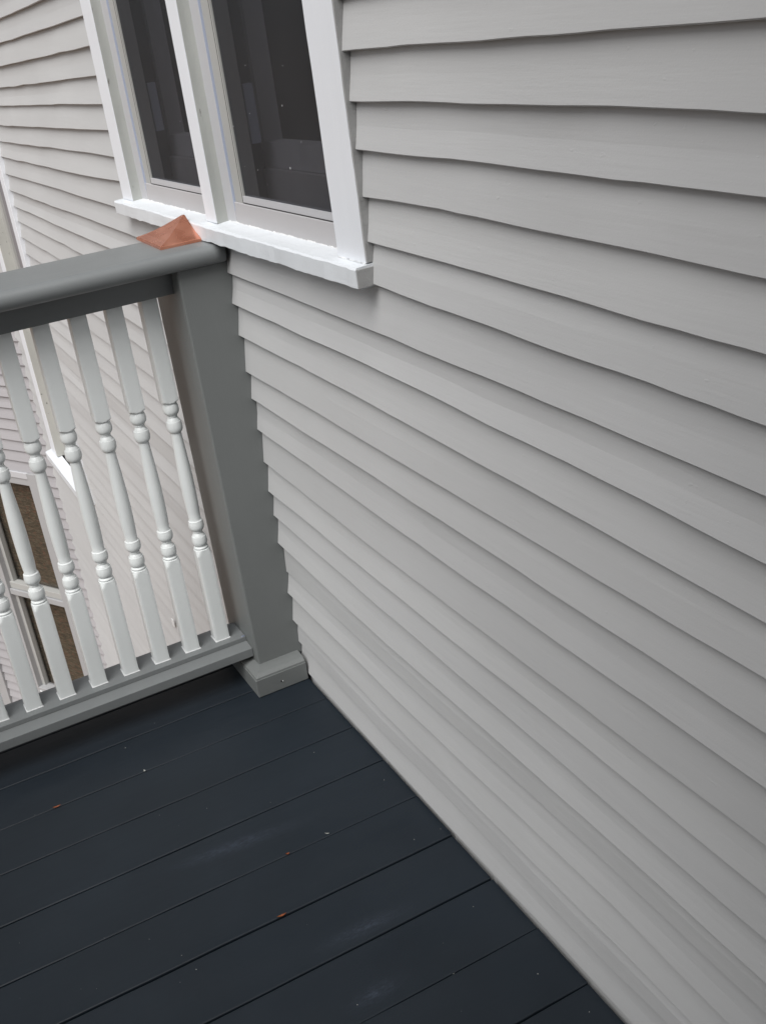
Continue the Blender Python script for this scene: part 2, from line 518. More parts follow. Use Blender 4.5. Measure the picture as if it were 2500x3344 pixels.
TOPZ = 2.50
def opening(x0, x1):
    """stops, stiles, sash rail, glass and inner sash of one half of the window"""
    # vinyl stop, rebate with painted-in sky tint, grey stile on the left (seen) and right
    bevel(part('stop', *win_z(x0, x0 + 0.0515, 0.0100, 0.050, ZS - 0.004, TOPZ), vinyl, near), 0.001)
    part('rebate', *win_z(x0 + 0.0515, x0 + 0.0530, 0.0106, 0.050, ZS + 0.026, TOPZ), sky_vinyl, near)
    o = part('stile', *win_z(x0 + 0.0530, x0 + 0.1010, 0.0150, 0.050, ZS + 0.043, TOPZ), stile_paint, near)
    part('gasket', *win_z(x0 + 0.0960, x0 + 0.0972, 0.0145, 0.020, ZS + 0.044, TOPZ), gasket, o)
    bevel(o, 0.001)
    part('stop', *win_z(x1 - 0.03, x1, 0.0100, 0.050, ZS - 0.004, TOPZ), vinyl, near)
    part('stile', *win_z(x1 - 0.062, x1 - 0.0305, 0.0150, 0.050, ZS + 0.043, TOPZ), stile_paint, near)
    # sash bottom rail: sloping face
    xa, xb = x0 + 0.0517, x1 - 0.0302
    v = [(x, y, z + zt(x)) for x in (xa, xb) for y, z in ((0.0100, ZS - 0.003), (0.0122, ZS + 0.043), (0.052, ZS + 0.044), (0.052, ZS - 0.003))]
    f = [(0, 1, 2, 3), (7, 6, 5, 4), (0, 4, 5, 1), (1, 5, 6, 2), (2, 6, 7, 3), (3, 7, 4, 0)]
    bevel(part('sash_rail', v, f, sash_paint, near), 0.0015)
    xa, xb = x0 + 0.1012, x1 - 0.0622
    o = part('screen_frame', *win_z(xa, xb, 0.0140, 0.030, ZS + 0.0452, ZS + 0.0572), vinyl, near)
    part('gasket', *win_z(xa, xb, 0.0132, 0.024, ZS + 0.0436, ZS + 0.0450), gasket, o)
    pn = part('pane', *win_z(xa, xb, 0.0195, 0.0215, ZS + 0.0573, TOPZ), pane_mat, near)
    # the inner sash behind the screen
    ya, yb = 0.100, 0.140
    part('inner_stile', *box_vf(x0 - 0.035, x0 + 0.046, ya, yb, 1.18, TOPZ), inner_paint, near)
    part('inner_stile', *box_vf(x1 - 0.05, x1 + 0.0, ya, yb, 1.18, TOPZ), inner_paint, near)
    o = part('inner_rail', *win_z(x0 + 0.0465, x1 - 0.0505, ya, yb, 1.218, 1.266), inner_paint, near)
    part('inner_rail', *win_z(x0 + 0.0465, x1 - 0.0505, ya - 0.012, yb, 1.125, 1.2165), sash_paint, near)
    part('pale_block', *box_vf(x0 + 0.075, x0 + 0.095, 0.055, 0.075, 1.26, 1.37), sky_vinyl, near)  # pale upright block just behind the screen
    # inner jamb liners
    part('jamb', *box_vf(x0 - 0.036, x0 + 0.03, 0.0505, 0.0995, 1.10, TOPZ), room_mat, near)
    part('jamb', *box_vf(x1 - 0.001, x1 + 0.02, 0.0505, 0.0995, 1.10, TOPZ), room_mat, near)
    part('inner_sill', *win_z(x0 + 0.032, x1 - 0.002, 0.0525, 0.0870, 1.118, ZS + 0.012), stile_paint, near)
opening(-0.9960, -0.4297)
opening(-0.3670, 0.2110)
# dark room behind
v, f = [], []
add((v, f), box_vf(-1.075, 0.305, 1.60, 1.62, 0.4, 2.7)); add((v, f), box_vf(-1.095, -1.075, 0.145, 1.62, 0.4, 2.7))
add((v, f), box_vf(0.305, 0.325, 0.145, 1.62, 0.4, 2.7)); add((v, f), box_vf(-1.075, 0.305, 0.145, 1.60, 0.4, 0.42)); add((v, f), box_vf(-1.075, 0.305, 0.145, 1.60, 2.68, 2.7))
add((v, f), box_vf(-1.075, 0.305, 0.1, 0.14, 0.42, 1.12)); add((v, f), box_vf(-0.427, -0.370, 0.052, 0.10, 1.10, 2.5))
part('room_interior', v, f, room_mat, near)

# the sill: sloping top, nose, a little uneven
m = 120
xs = [-1.102 + (0.316 + 1.102) * i / (m - 1) for i in range(m)]
prof = [(0.013, 1.0855), (-0.0300, 1.0855), (-0.0362, 1.0875), (-0.0364, 1.1160), (-0.0335, 1.1195), (-0.0120, 1.1208), (0.0130, 1.1235)]
v = []
for i, x in enumerate(xs):
    for j, (y, z) in enumerate(prof):
        a = 0.0007 * snoise(x, 300 + j, 0.02) + 0.0006 * snoise(x, 400 + j, 0.07)
        rag = 0.0016 * max(0, snoise(x, 333, 0.012)) if j in (1, 2) else 0
        v.append((x, y + (a if j in (2, 3, 4) else 0), z + zt(x) + a - rag))
n = len(prof)
f = [(i * n + j, i * n + (j + 1) % n, (i + 1) * n + (j + 1) % n, (i + 1) * n + j) for i in range(m - 1) for j in range(n)]
f += [tuple(range(n - 1, -1, -1)), tuple((m - 1) * n + j for j in range(n))]
sill = part('sill', v, f, sill_white, near, origin=(-0.36, -0.02, 1.09), label='thickly painted white window sill')
fix_normals(sill.data)

def bead(name, a, b, r, mat, parent, seed, step=0.004, rough=0.7):
    """a lumpy run of paint or caulk from a to b"""
    a, b = Vector(a), Vector(b)
    L = (b - a).length
    m = max(3, int(L / step))
    d = (b - a).normalized()
    u = d.cross(Vector((0, 0, 1)))
    if u.length < 0.1: u = d.cross(Vector((0, 1, 0)))
    u.normalize(); w2 = u.cross(d)
    v, f = [], []
    for i in range(m):
        c = a + d * L * i / (m - 1)
        rr = r * (1 + rough * snoise(i * step, seed, 0.009) + 0.4 * snoise(i * step, seed + 3, 0.004))
        rr = max(rr, r * 0.25)
        if i in (0, m - 1): rr *= 0.3
        for j in range(7):
            an = 2 * math.pi * j / 7
            q = c + u * math.cos(an) * rr + w2 * math.sin(an) * rr
            v.append(tuple(q))
    for i in range(m - 1):
        for j in range(7):
            k = (j + 1) % 7
            f.append((i * 7 + j, i * 7 + k, (i + 1) * 7 + k, (i + 1) * 7 + j))
    f += [tuple(range(6, -1, -1)), tuple((m - 1) * 7 + j for j in range(7))]
    o = part(name, v, f, mat, parent, smooth=True)
    fix_normals(o.data)
    return o
for (x0, x1, s) in ((-0.990, -0.432, 3), (-0.361, 0.209, 4)):
    bead('paint_bead', (x0, 0.0100, 1.1232 + zt(x0)), (x1, 0.0100, 1.1228 + zt(x1)), 0.0015, bead_paint, near, s)
bead('paint_bead', (0.211, -0.0150, 1.1212 + zt(0.21)), (0.312, -0.0150, 1.1212 + zt(0.31)), 0.0012, bead_paint, near, 9)
# wall paint lapped onto the outer edge of the right casing and the end of the sill
v = []
M = 70
for i in range(M):
    z = 1.123 + (2.50 - 1.123) * i / (M - 1)
    e = 0.0007 * snoise(z, 71, 0.02)
    v += [(0.3121 + e, -0.0146 + 0.0006 * snoise(z, 72, 0.012), z), (0.3121 + e, 0.013, z), (0.3150 + e, 0.013, z), (0.3150 + e, -0.0138, z)]
f = [(i * 4 + j, i * 4 + (j + 1) % 4, (i + 1) * 4 + (j + 1) % 4, (i + 1) * 4 + j) for i in range(M - 1) for j in range(4)] + [(3, 2, 1, 0), tuple((M - 1) * 4 + j for j in range(4))]
o = part('casing_edge', v, f, slopped, near, label='outer edge of the right casing smeared with grey wall paint')
fix_normals(o.data)
o = part('sill_end', *box_vf(0.3162, 0.3182, -0.0358, 0.012, 1.0865, 1.1165), slopped, near, label='sill end smeared with grey wall paint')
bevel(o, 0.0008)

# the whole window sits a little deeper in the wall than first measured
for ch in near.children:
    ch.location += Vector((0, 0.009, -0.0045))

# ---- far narrow window on the same wall
far = part('window', *box_vf(-3.49, -2.965, 0.036, 0.05, 1.40, 1.45), vinyl, house, origin=(-3.25, 0.0, -0.38),
           label='tall narrow window with mildewed white casings beyond the balusters')
bevel(part('casing', *box_vf(-3.62, -3.505, -0.012, 0.013, -0.385, 1.50), white, far), 0.002)
bevel(part('casing', *box_vf(-2.975, -2.890, -0.012, 0.013, -0.385, 1.50), white, far), 0.002)
bevel(part('casing', *box_vf(-3.62, -2.89, -0.013, 0.013, 1.503, 1.62), white, far), 0.002)
part('casing_edge', *box_vf(-3.5048, -3.490, -0.0105, 0.045, -0.385, 1.50), mildew, far, label='mildewed inner edge of the left casing')
part('stile', *box_vf(-3.4895, -3.43, 0.034, 0.06, -0.38, 1.40), stile_paint, far)
part('stile', *box_vf(-3.02, -2.976, 0.034, 0.06, -0.38, 1.40), stile_paint, far)
part('sash_rail', *box_vf(-3.4295, -3.0205, 0.034, 0.06, -0.38, -0.31), sash_paint, far)
part('pane', *box_vf(-3.43, -3.02, 0.044, 0.047, -0.31, 1.40), pane_grey, far)
v, f = [], []
add((v, f), box_vf(-3.5, -2.97, 0.5, 0.52, -0.5, 1.6)); add((v, f), box_vf(-3.52, -3.5, 0.065, 0.5, -0.5, 1.6)); add((v, f), box_vf(-2.97, -2.95, 0.065, 0.5, -0.5, 1.6))
add((v, f), box_vf(-3.5, -2.97, 0.065, 0.5, -0.52, -0.5)); add((v, f), box_vf(-3.5, -2.97, 0.065, 0.5, 1.6, 1.62))
part('room_interior', v, f, room_mat, far)
v = [(x, y, z) for x in (-3.655, -2.86) for y, z in ((0.013, -0.435), (-0.040, -0.435), (-0.040, -0.398), (0.013, -0.386))]
bevel(part('sill', v, [(3, 2, 1, 0), (4, 5, 6, 7), (0, 1, 5, 4), (1, 2, 6, 5), (2, 3, 7, 6), (3, 0, 4, 7)], sill_white, far), 0.002)

# flecks of fluff caught on the insect screens
v, f = [], []
for k, (x, z) in enumerate(((-0.003, 1.338), (-0.010, 1.234), (-0.169, 1.219), (-0.162, 1.321), (-0.259, 1.295), (-0.144, 1.403), (0.025, 1.401), (0.055, 1.280), (-0.130, 1.197), (-0.584, 1.294), (-0.234, 1.222))):
    L = (0.0042, 0.0060, 0.0022, 0.0014, 0.0018, 0.0010, 0.0010, 0.0016, 0.0010, 0.0010, 0.0012)[k]
    an = 1.2 + 1.5 * hash1(k, 44)
    b0 = len(v)
    for q in range(4):
        u = q / 3 - 0.5
        cx_, cz_ = x + L * u * math.cos(an + u * 1.6), z + L * u * math.sin(an + u * 1.6)
        w_ = 0.00038
        v += [(cx_ - w_, 0.0272, cz_), (cx_ + w_, 0.0272, cz_), (cx_, 0.0262, cz_ + w_)]
    for q in range(3):
        for j in range(3):
            f.append((b0 + q * 3 + j, b0 + q * 3 + (j + 1) % 3, b0 + q * 3 + 3 + (j + 1) % 3, b0 + q * 3 + 3 + j))
part('fluff', v, f, bead_paint, near, kind='stuff', label='pale flecks caught on the insect screens')

# small white chip on the wall, seen between the balusters
part('paint_chip', *box_vf(-1.745, -1.722, -0.006, -0.0035, -0.530, -0.500), bead_paint, wall, origin=(-1.73, 0, -0.52))

# ---- angled bay wall
A3 = math.radians(30)
D3 = Vector((-math.cos(A3), -math.sin(A3), 0)); N3 = Vector((math.sin(A3), -math.cos(A3), 0))
C3 = Vector((X_CORNER, 0, 0))
def w3(s0, s1, d0, d1, z0, z1):
    """box on the bay wall: s along the wall from the corner, d outward"""
    v = []
    for z in (z0, z1):
        for d in (d0, d1):
            for s in (s0, s1):
                q = C3 + D3 * s + N3 * d
                v.append((q.x, q.y, z))
    return v, [(0, 1, 3, 2), (4, 6, 7, 5), (0, 4, 5, 1), (1, 5, 7, 3), (3, 7, 6, 2), (2, 6, 4, 0)]
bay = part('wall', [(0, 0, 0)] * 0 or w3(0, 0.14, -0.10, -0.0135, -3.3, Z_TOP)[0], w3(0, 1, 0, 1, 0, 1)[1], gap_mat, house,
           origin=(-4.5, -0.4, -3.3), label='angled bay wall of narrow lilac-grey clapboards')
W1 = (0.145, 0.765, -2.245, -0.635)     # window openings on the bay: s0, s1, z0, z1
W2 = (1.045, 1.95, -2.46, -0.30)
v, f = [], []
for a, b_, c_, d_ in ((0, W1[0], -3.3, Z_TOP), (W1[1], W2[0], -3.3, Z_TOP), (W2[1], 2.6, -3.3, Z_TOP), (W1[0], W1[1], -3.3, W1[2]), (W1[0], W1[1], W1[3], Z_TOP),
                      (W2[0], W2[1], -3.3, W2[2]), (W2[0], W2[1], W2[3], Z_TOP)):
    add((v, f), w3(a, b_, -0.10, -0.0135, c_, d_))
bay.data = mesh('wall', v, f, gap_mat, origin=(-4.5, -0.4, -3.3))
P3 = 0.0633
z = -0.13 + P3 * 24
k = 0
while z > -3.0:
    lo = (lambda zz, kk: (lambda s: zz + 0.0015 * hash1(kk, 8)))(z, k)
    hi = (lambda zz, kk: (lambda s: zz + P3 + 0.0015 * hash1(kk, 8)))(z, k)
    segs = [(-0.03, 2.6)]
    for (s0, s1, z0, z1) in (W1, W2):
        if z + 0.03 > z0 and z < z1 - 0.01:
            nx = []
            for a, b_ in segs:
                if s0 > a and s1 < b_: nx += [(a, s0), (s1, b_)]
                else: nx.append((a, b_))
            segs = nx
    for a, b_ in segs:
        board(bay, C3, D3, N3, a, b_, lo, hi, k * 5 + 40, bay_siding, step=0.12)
    z -= P3
    k += 1

def bay_window(W, label, brown_panel, fw=0.07):
    s0, s1, z0, z1 = W
    wn = part('window', *w3(s0 + 0.02, s1 - 0.02, -0.08, -0.07, z1 - 0.03, z1 - 0.01), aged, house, origin=tuple(C3 + D3 * s0 + Vector((0, 0, z0))), label=label)
    bevel(part('frame', *w3(s1 - fw, s1, -0.06, 0.012, z0, z1), aged, wn), 0.003)
    bevel(part('frame', *w3(s0, s0 + fw, -0.06, 0.012, z0, z1), aged, wn), 0.003)
    bevel(part('frame', *w3(s0 + fw, s1 - fw, -0.06, 0.0115, z1 - fw * 0.55, z1), vinyl, wn), 0.003)
    bevel(part('frame', *w3(s0 + fw, s1 - fw, -0.06, 0.006, z1 - fw * 1.15, z1 - fw * 0.56), aged, wn), 0.003)
    bevel(part('frame', *w3(s0 + fw, s1 - fw, -0.06, 0.0115, z0, z0 + fw), aged, wn), 0.003)
    zm = -1.46 if brown_panel else (z0 + z1) / 2
    bevel(part('meeting_rail', *w3(s0 + fw, s1 - fw, -0.055, 0.002, zm - 0.040, zm - 0.003), aged, wn), 0.002)
    bevel(part('meeting_rail', *w3(s0 + fw, s1 - fw, -0.058, -0.010, zm, zm + 0.040), stile_paint, wn), 0.002)
    for a in (s1 - fw - 0.028,):
        part('sash_stile', *w3(a, a + 0.0278, -0.055, -0.022, z0 + fw, z1 - fw * 1.16), stile_paint, wn)
    part('pane', *w3(s0 + fw, s1 - fw - 0.0285, -0.050, -0.047, z0 + fw, zm - 0.042), clear_pane, wn)
    part('pane', *w3(s0 + fw, s1 - fw - 0.0285, -0.050, -0.047, zm + 0.042, z1 - fw * 1.16), clear_pane, wn)
    part('brown_panel' if brown_panel else 'bluish_panel', *w3(s0 + 0.03, s1 - 0.03, -0.078, -0.074, z0 + 0.03, z1 - 0.03), brown_mat if brown_panel else sky_vinyl, wn,
         label='mottled brown panel behind the glass' if brown_panel else 'pale bluish panel behind the glass')  # tinted panels set right behind the panes
    return wn
bw = bay_window(W1, 'bay window with a mottled brown panel, at the lower left behind the balusters', True)
bw2 = bay_window(W2, 'second bay window at the left edge of the picture, barely in view', False, 0.08)
# peeling white flakes on the lower frame of the bay window
def flake(s, z, ls, lz, rot):
    v = []
    for a, b_ in ((-1, -1), (1, -0.7), (1.1, 0.8), (-0.8, 1)):
        x = a * ls * math.cos(rot) - b_ * lz * math.sin(rot); y = a * ls * math.sin(rot) + b_ * lz * math.cos(rot)
        for d in (0.0125, 0.0165):
            q = C3 + D3 * (s + x) + N3 * d
            v.append((q.x, q.y, z + y))
    return v, [(0, 2, 4, 6), (7, 5, 3, 1), (0, 1, 3, 2), (2, 3, 5, 4), (4, 5, 7, 6), (6, 7, 1, 0)]
part('paint_chip', *flake(0.655, -2.205, 0.028, 0.0045, 0.16), bead_paint, bw)
part('paint_chip', *flake(0.715, -2.232, 0.015, 0.006, -0.1), bead_paint, bw)

# ---- unseen return wall, added behind the camera to shade the main wall's lower right
XR = 2.04
shade_wall = part('wall', *box_vf(XR + 0.014, XR + 0.12, -1.72, -0.005, 0.0, 3.7), gap_mat, house, origin=(XR, -0.8, 0.0))
for k in range(26):
    zz = 0.004 + 0.142 * k
    board(shade_wall, Vector((XR, 0, 0)), Vector((0, -1, 0)), Vector((-1, 0, 0)), 0.004, 1.72,
          (lambda q: (lambda s: q))(zz), (lambda q: (lambda s: q + 0.142))(zz), 700 + k, post_paint, step=0.2)  # dark paint chosen to cut bounce light onto the main wall

# ------------------------------------------------------------------ the deck
deck = root('deck', (0.9, -1.2, -0.03), 'dark slate-grey painted deck boards along the wall', 'deck', kind='structure')
gaps = [-0.644, -0.503, -0.362, -0.221, -0.079, 0.067, 0.213, 0.354, 0.494, 0.638, 0.779, 0.921, 1.063, 1.205, 1.347, 1.489, 1.631, 1.773, 1.915, 2.057, 2.2, 2.342, 2.484]
gw = [0.0, 0.0034, 0.0009, 0.0022, 0.0022, 0.0030, 0.0020, 0.0042, 0.0042, 0.0012, 0.003] + [0.002] * 12
for i in range(len(gaps) - 1):
    a, b_ = gaps[i] + gw[i] / 2, gaps[i + 1] - gw[i + 1] / 2
    y1, y0 = -0.0015 + 0.001 * hash1(i, 3), -1.66
    r = 0.0018
    zt_ = 0.0006 * hash1(i, 4)
    cup = 0.0006
    pr = [(a, -0.03), (a, zt_ - r), (a + r * 0.3, zt_ - r * 0.3), (a + r, zt_ + cup * 0.4), ((a + b_) / 2, zt_ - cup * 0.3), (b_ - r, zt_ + cup * 0.4), (b_ - r * 0.3, zt_ - r * 0.3), (b_, zt_ - r), (b_, -0.03)]
    st = []
    M = 50
    for q in range(M):
        y = y1 + (y0 - y1) * q / (M - 1)
        w_ = 0.0007 * snoise(y, i + 60, 0.12)
        st.append((lambda yy, ww: (lambda p, z_: (p + (ww if abs(p - a) < abs(p - b_) else -ww), yy, z_)))(y, w_))
    v, f = extrude(pr, st)
    o = part('deck_board', v, f, deck_mat, deck, origin=((a + b_) / 2, y1, 0))
    fix_normals(o.data)
part('joist', *box_vf(-0.60, 2.45, -1.64, -0.02, -0.20, -0.045), gap_mat, deck, label='dark framing under the deck boards')
bevel(part('fascia', *box_vf(-0.665, -0.646, -1.66, -0.003, -0.20, -0.006), rail_paint, deck), 0.002)

# ------------------------------------------------------------------ railing
CX = -0.465
rail = root('railing', (CX, -0.75, 0.0), 'grey deck railing with white turned balusters and a copper-topped end post', 'railing')

def yrail(name, prof, y0, y1, mat, parent, origin, seed=1, amp=0.0004, M=60, smooth=False, **k):
    st = []
    for q in range(M):
        y = y0 + (y1 - y0) * q / (M - 1)
        e = amp * snoise(y, seed, 0.10)
        st.append((lambda yy, ee: (lambda x, z_: (x + ee, yy, z_ + ee)))(y, e))
    v, f = extrude(prof, st)
    o = part(name, v, f, mat, parent, origin=origin, smooth=False, **k)
    fix_normals(o.data)
    if smooth:
        me = o.data
        me.polygons.foreach_set('use_smooth', [len(p.vertices) == 4 for p in me.polygons])
    return o

Y_END = -1.495
# bullnosed cap
def cap_profile(x0, x1, zb, ztp):
    h = ztp - zb
    pr = []
    r = h * 0.52
    for i in range(13):
        an = math.radians(-90 + 180 * i / 12)
        pr.append((x1 - r * 0.9 + r * 0.9 * math.cos(an), zb + h / 2 + h / 2 * math.sin(an)))
    for i in range(13):
        an = math.radians(90 + 180 * i / 12)
        pr.append((x0 + r * 0.9 + r * 0.9 * math.cos(an), zb + h / 2 + h / 2 * math.sin(an)))
    return pr
yrail('top_rail', cap_profile(-0.575, -0.350, 1.0265, 1.0665), -0.0035, Y_END, rail_paint, rail, (CX, 0, 1.04), 5, smooth=True)
yrail('rail_fillet', [(-0.507, 0.992), (-0.423, 0.992), (-0.423, 1.0262), (-0.507, 1.0262)], -0.1075, Y_END, rail_paint, rail, (CX, 0, 1.0), 6)
yrail('rail_fillet', [(-0.501, 0.9705), (-0.429, 0.9705), (-0.429, 0.9918), (-0.501, 0.9918)], -0.1075, Y_END, rail_paint, rail, (CX, 0, 0.98), 7)
# bottom rail: shoe over a wider moulded member
bevel(yrail('bottom_rail', [(-0.506, 0.1025), (-0.425, 0.1025), (-0.425, 0.1148), (-0.506, 0.1148)], -0.1075, Y_END, rail_paint, rail, (CX, 0, 0.11), 8), 0.0012)
bevel(yrail('bottom_rail', [(-0.540, 0.0755), (-0.390, 0.0755), (-0.390, 0.0985), (-0.4255, 0.1023), (-0.505, 0.1023), (-0.540, 0.0985)], -0.1075, Y_END, rail_paint, rail, (CX, 0, 0.09), 9), 0.0012)

# post at the wall: shaft with eased edges, ends scribed into the clapboards
post = part('post', *box_vf(-0.565, -0.365, -0.107, 0.0115, 0.052, 1.0262), post_paint, rail, origin=(CX, -0.05, 0.0))
# slight lean as in the photograph
me = post.data
for vv in me.vertices:
    if vv.co.z > 0.5: vv.co.x -= 0.012
bevel(post, 0.004, 3)
bevel(part('base_block', *box_vf(-0.608, -0.322, -0.135, -0.003, 0.001, 0.0485), post_paint, post, origin=(CX, -0.05, 0.02)), 0.0012)
v = []
f = []
rings = [(-0.606, -0.324, -0.133, 0.0490), (-0.605, -0.325, -0.132, 0.0530), (-0.596, -0.334, -0.123, 0.0590), (-0.580, -0.350, -0.111, 0.0625), (-0.572, -0.358, -0.107, 0.0630)]
for (a, b_, yf, z) in rings:
    v += [(a, yf, z), (b_, yf, z), (b_, -0.0035, z), (a, -0.0035, z)]
for i in range(len(rings) - 1):
    for j in range(4):
        q = (j + 1) % 4
        f.append((i * 4 + j, i * 4 + q, (i + 1) * 4 + q, (i + 1) * 4 + j))
f += [(3, 2, 1, 0), tuple((len(rings) - 1) * 4 + j for j in range(4))]
o = part('base_moulding', v, f, post_paint, post, origin=(CX, -0.05, 0.05))
bevel(o, 0.001)
# nail hole and putty
def disc(x, y, z, r, mat, parent, name, depth=0.0012):
    v, f = [], []
    for k, (dx, rr) in enumerate(((0.0, r), (depth, r * 0.8))):
        for j in range(10):
            a = 2 * math.pi * j / 10
            v.append((x + dx, y + rr * math.cos(a) * (1 + 0.2 * hash1(j, 9)), z + rr * math.sin(a)))
    f = [(j, (j + 1) % 10, 10 + (j + 1) % 10, 10 + j) for j in range(10)] + [tuple(range(10, 20))]
    return part(name, v, f, mat, parent)
disc(-0.3219, -0.0725, 0.0235, 0.0026, gasket, post, 'nail_head')
disc(-0.3219, -0.0690, 0.0225, 0.0017, bead_paint, post, 'paint_chip')

# second post at the far end of the railing (outside the picture)
o = post.copy(); COL.objects.link(o); o.parent = rail; o.location = Vector((0, -0.80, 0))
for ch in list(post.children):
    c_ = ch.copy(); COL.objects.link(c_); c_.parent = o

# turned baluster
HW = 0.018
prof = [(0.1150, 0.05), (0.3470, 0.05), (0.3480, 0.0262), (0.3525, 0.0232), (0.3580, 0.0205), (0.3628, 0.0186), (0.3635, 0.0162), (0.3655, 0.0170), (0.3680, 0.0170), (0.3700, 0.0150), (0.3712, 0.0135)]
def ball(z0, z1, r0, rmax, r1, groove=None):
    out = []
    for i in range(11):
        u = i / 10
        zz = z0 + (z1 - z0) * u
        base = r0 + (r1 - r0) * u
        rr = base + (rmax - base) * (1 - abs(2 * u - 1) ** 2.4)
        out.append((zz, rr))
    return out
p4 = ball(0.3718, 0.3965, 0.0140, 0.0180, 0.0165)
prof += p4 + [(0.3967, 0.0152), (0.3995, 0.0142), (0.4030, 0.0118), (0.4052, 0.0100), (0.4058, 0.0112), (0.4080, 0.0114), (0.4090, 0.0103), (0.4105, 0.0115)]
prof += ball(0.4110, 0.4370, 0.0120, 0.0181, 0.0165) + [(0.4378, 0.0150), (0.4382, 0.0142)]
for i in range(13):
    u = i / 12
    prof.append((0.44 + 0.2195 * u, 0.0136 + 0.0032 * math.sin(math.pi * min(1, u * 1.05) ** 0.85) - 0.0017 * u))
prof += [(0.6600, 0.0125), (0.6602, 0.0140)] + ball(0.6606, 0.6860, 0.0145, 0.0180, 0.0165)
prof += [(0.6862, 0.0152), (0.6890, 0.0143), (0.6930, 0.0120), (0.6955, 0.0102), (0.6962, 0.0112), (0.6985, 0.0114), (0.6995, 0.0104), (0.7010, 0.0118)]
prof += ball(0.7015, 0.7270, 0.0125, 0.0181, 0.0160) + [(0.7275, 0.0150), (0.7310, 0.0152), (0.7315, 0.0172), (0.7322, 0.0190), (0.7340, 0.0212), (0.7362, 0.0238), (0.7385, 0.0262), (0.7390, 0.05), (0.9704, 0.05)]
NA = 40
v, f = [], []
cr = 0.0022
for (zz, R_) in prof:
    for j in range(NA):
        a = 2 * math.pi * (j + 0.5) / NA if False else 2 * math.pi * j / NA
        ca, sa = math.cos(a), math.sin(a)
        sq = HW / max(abs(ca), abs(sa))
        sq = min(sq, HW * math.sqrt(2) - cr * 0.55)         # eased arris
        r = min(sq, R_)
        v.append((r * ca, r * sa, zz - 0.1150))
n = len(prof)
f = [(i * NA + j, i * NA + (j + 1) % NA, (i + 1) * NA + (j + 1) % NA, (i + 1) * NA + j) for i in range(n - 1) for j in range(NA)]
f += [tuple(range(NA - 1, -1, -1)), tuple((n - 1) * NA + j for j in range(NA))]
bal_me = mesh('baluster', v, f, baluster_paint)
bal_me.polygons.foreach_set('use_smooth', [len(p.vertices) == 4 for p in bal_me.polygons])
try:
    bal_me.set_sharp_from_angle(angle=math.radians(32))
except Exception:
    pass
# white line of paint round each foot
v, f = [], []
q = HW + 0.0004
for k, (o_, zz) in enumerate(((q + 0.0012, 0.0), (q + 0.0004, 0.0012), (q - 0.002, 0.0014))):
    v += [(-o_, -o_, zz), (o_, -o_, zz), (o_, o_, zz), (-o_, o_, zz)]
for k in range(2):
    for j in range(4):
        f.append((k * 4 + j, k * 4 + (j + 1) % 4, (k + 1) * 4 + (j + 1) % 4, (k + 1) * 4 + j))
foot_me = mesh('foot_bead', v, f, bead_paint)
for i in range(31):
    y = -0.159 - 0.0772 * i
    if y < -1.42: break
    o = link('baluster', bal_me, rail, Vector((CX, y, 0.1150)) - ORG[rail])
    o.rotation_euler = (0.0015 * hash1(i, 1), 0.002 * hash1(i, 2), 0.02 * hash1(i, 3) + (math.pi if i % 2 else 0))
    link('paint_bead', foot_me, o, (0, 0, 0))
# unseen front railing, added along the deck edge to shade the lower wall
def xbar(name, y0, y1, z0, z1, b=0.002):
    bevel(part(name, *box_vf(CX + 0.10, 2.03, y0, y1, z0, z1), rail_paint, rail), b)
YF = -1.545
xbar('top_rail', YF - 0.11, YF + 0.11, 1.0265, 1.0675, 0.018)
xbar('rail_fillet', YF - 0.04, YF + 0.04, 0.9705, 1.0262)
xbar('bottom_rail', YF - 0.07, YF + 0.07, 0.0755, 0.1148)
for i in range(30):
    o = link('baluster', bal_me, rail, Vector((CX + 0.17 + 0.0772 * i, YF, 0.1150)) - ORG[rail])
    link('paint_bead', foot_me, o, (0, 0, 0))
# screw at the end of the shoe
disc_v, disc_f = [], []
for k, (zz, rr) in enumerate(((0.1149, 0.0034), (0.1160, 0.0030))):
    for j in range(10):
        a = 2 * math.pi * j / 10
        disc_v.append((-0.4300 + rr * math.cos(a), -0.1135 + 1.6 * rr * math.sin(a), zz))
disc_f = [(j, (j + 1) % 10, 10 + (j + 1) % 10, 10 + j) for j in range(10)] + [tuple(range(10, 20))]
part('screw_head', disc_v, disc_f, screw_mat, rail)

# copper cap: hollow-sided pyramid trimmed off where it meets the sill
yb = -0.0280
cx0, hw = -0.5080, 0.0880
v, f = [], []
levels = [(1.0, 1.0668), (1.0, 1.0722), (0.975, 1.0736), (0.80, 1.0785), (0.60, 1.0860), (0.40, 1.0950), (0.20, 1.1050), (0.07, 1.1120), (0.02, 1.1135)]
for (k, z) in levels:
    a = hw * k
    nseg = 8
    for i in range(nseg + 1): v.append((cx0 - a + 2 * a * i / nseg, yb - a * 1.03, z))
    for i in range(1, nseg + 1): v.append((cx0 + a, yb - a * 1.03 * (1 - i / nseg), z))
    for i in range(1, nseg): v.append((cx0 + a - 2 * a * i / nseg, yb, z))
    for i in range(nseg): v.append((cx0 - a, yb - a * 1.03 * i / nseg, z))
n = len(v) // len(levels)
for l in range(len(levels) - 1):
    for i in range(n):
        j = (i + 1) % n
        f.append((l * n + i, l * n + j, (l + 1) * n + j, (l + 1) * n + i))
f += [tuple(range(n - 1, -1, -1)), tuple((len(levels) - 1) * n + i for i in range(n))]
o = part('post_cap', v, f, copper, rail, origin=(cx0, yb, 1.068), label='copper pyramid post cap touching the window sill')
fix_normals(o.data)

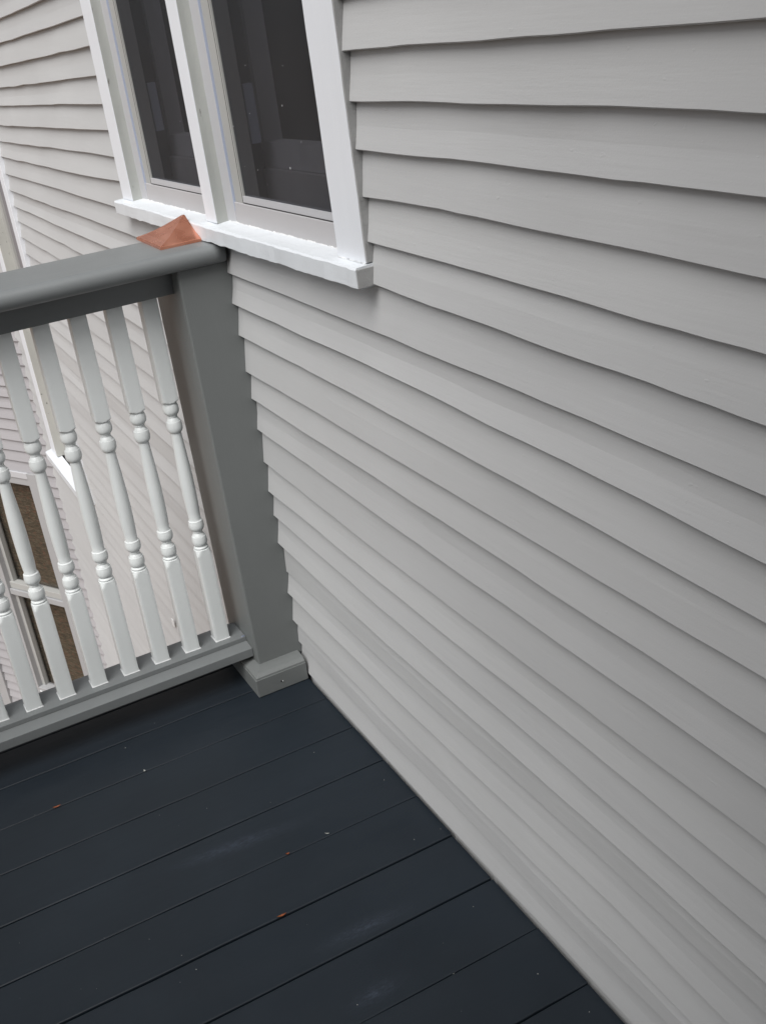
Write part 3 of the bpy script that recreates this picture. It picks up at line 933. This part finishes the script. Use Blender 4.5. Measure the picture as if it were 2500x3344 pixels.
# ------------------------------------------------------------------ small things on the deck
def bit(name, x, y, rz, L, W, label, cat, mat=leaf_mat, z=0.0012, curl=0.004):
    v, f = [], []
    M = 9
    for i in range(M):
        u = i / (M - 1)
        wd = W * math.sin(math.pi * (0.08 + 0.84 * u)) * (1 + 0.15 * hash1(i, int(L * 1e5)))
        for sgn in (-1, 0, 1):
            v.append((L * (u - 0.5), sgn * wd, curl * (abs(2 * u - 1) ** 2) * 0.6 + (0.35 * curl if sgn else 0)))
    b0 = len(v)
    v += [(a, b_, c_ + 0.0005) for a, b_, c_ in v]
    for i in range(M - 1):
        for j in range(2):
            q = (i * 3 + j, i * 3 + j + 1, (i + 1) * 3 + j + 1, (i + 1) * 3 + j)
            f.append(tuple(reversed(q))); f.append(tuple(b0 + t_ for t_ in q))
    rim = [i * 3 for i in range(M)] + [(M - 1) * 3 + 1] + [i * 3 + 2 for i in range(M - 1, -1, -1)] + [1]
    for i in range(len(rim)):
        a, b_ = rim[i], rim[(i + 1) % len(rim)]
        f.append((a, b_, b0 + b_, b0 + a))
    me = mesh(name, v, f, mat)
    fix_normals(me)
    o = link(name, me, None, (x, y, z), label=label, cat=cat, group='leaf fragments in the deck gaps' if cat == 'leaf' else None)
    o.rotation_euler = (0.25, 0, rz)
    return o
bit('leaf_fragment', -0.221, -0.651, 1.50, 0.017, 0.0018, 'orange-red leaf fragment stuck in a deck gap at the left', 'leaf')
bit('leaf_fragment', 0.352, -0.365, 1.52, 0.018, 0.0018, 'orange-brown leaf fragment in the gap in the middle of the deck', 'leaf')
bit('leaf_fragment', 0.211, -0.292, 1.40, 0.008, 0.0015, 'tiny brown leaf crumb in the deck gap nearer the wall', 'leaf')
bit('seed', -0.221, -0.453, 0.4, 0.006, 0.0020, 'small pale seed lying in the gap nearest the post base', 'seed', mat=speck_mat)
bit('bark_curl', 0.206, -0.203, 0.9, 0.009, 0.0009, 'thin pale curl of bark across a deck gap near the wall', 'bark', mat=speck_mat)

# pale grit scattered over the boards
random.seed(4)
v, f = [], []
pts = [(-0.334, -0.466), (0.333, -0.552), (0.378, -0.54), (0.604, -0.337), (-0.048, -0.115), (0.327, -0.012), (0.322, -0.069), (0.64, -0.173), (0.534, -0.067), (0.719, -0.058), (0.129, -0.033), (0.825, -0.034)]
pts += [(random.uniform(-0.45, 0.95), random.uniform(-1.0, -0.01)) for _ in range(32)]
for k, (x, y) in enumerate(pts):
    r = 0.0011 if k < 12 else random.uniform(0.0003, 0.0008)
    b0 = len(v)
    v += [(x + r * random.uniform(0.6, 1.4), y, 0.0012), (x, y + r, 0.0012), (x - r, y + r * random.uniform(-.4, .4), 0.0012), (x, y - r, 0.0012), (x, y, 0.0012 + r)]
    f += [(b0, b0 + 1, b0 + 4), (b0 + 1, b0 + 2, b0 + 4), (b0 + 2, b0 + 3, b0 + 4), (b0 + 3, b0, b0 + 4), (b0 + 3, b0 + 2, b0 + 1, b0)]
link('grit', mesh('grit', v, f, speck_mat), kind='stuff', label='specks of pale grit scattered over the dark deck')
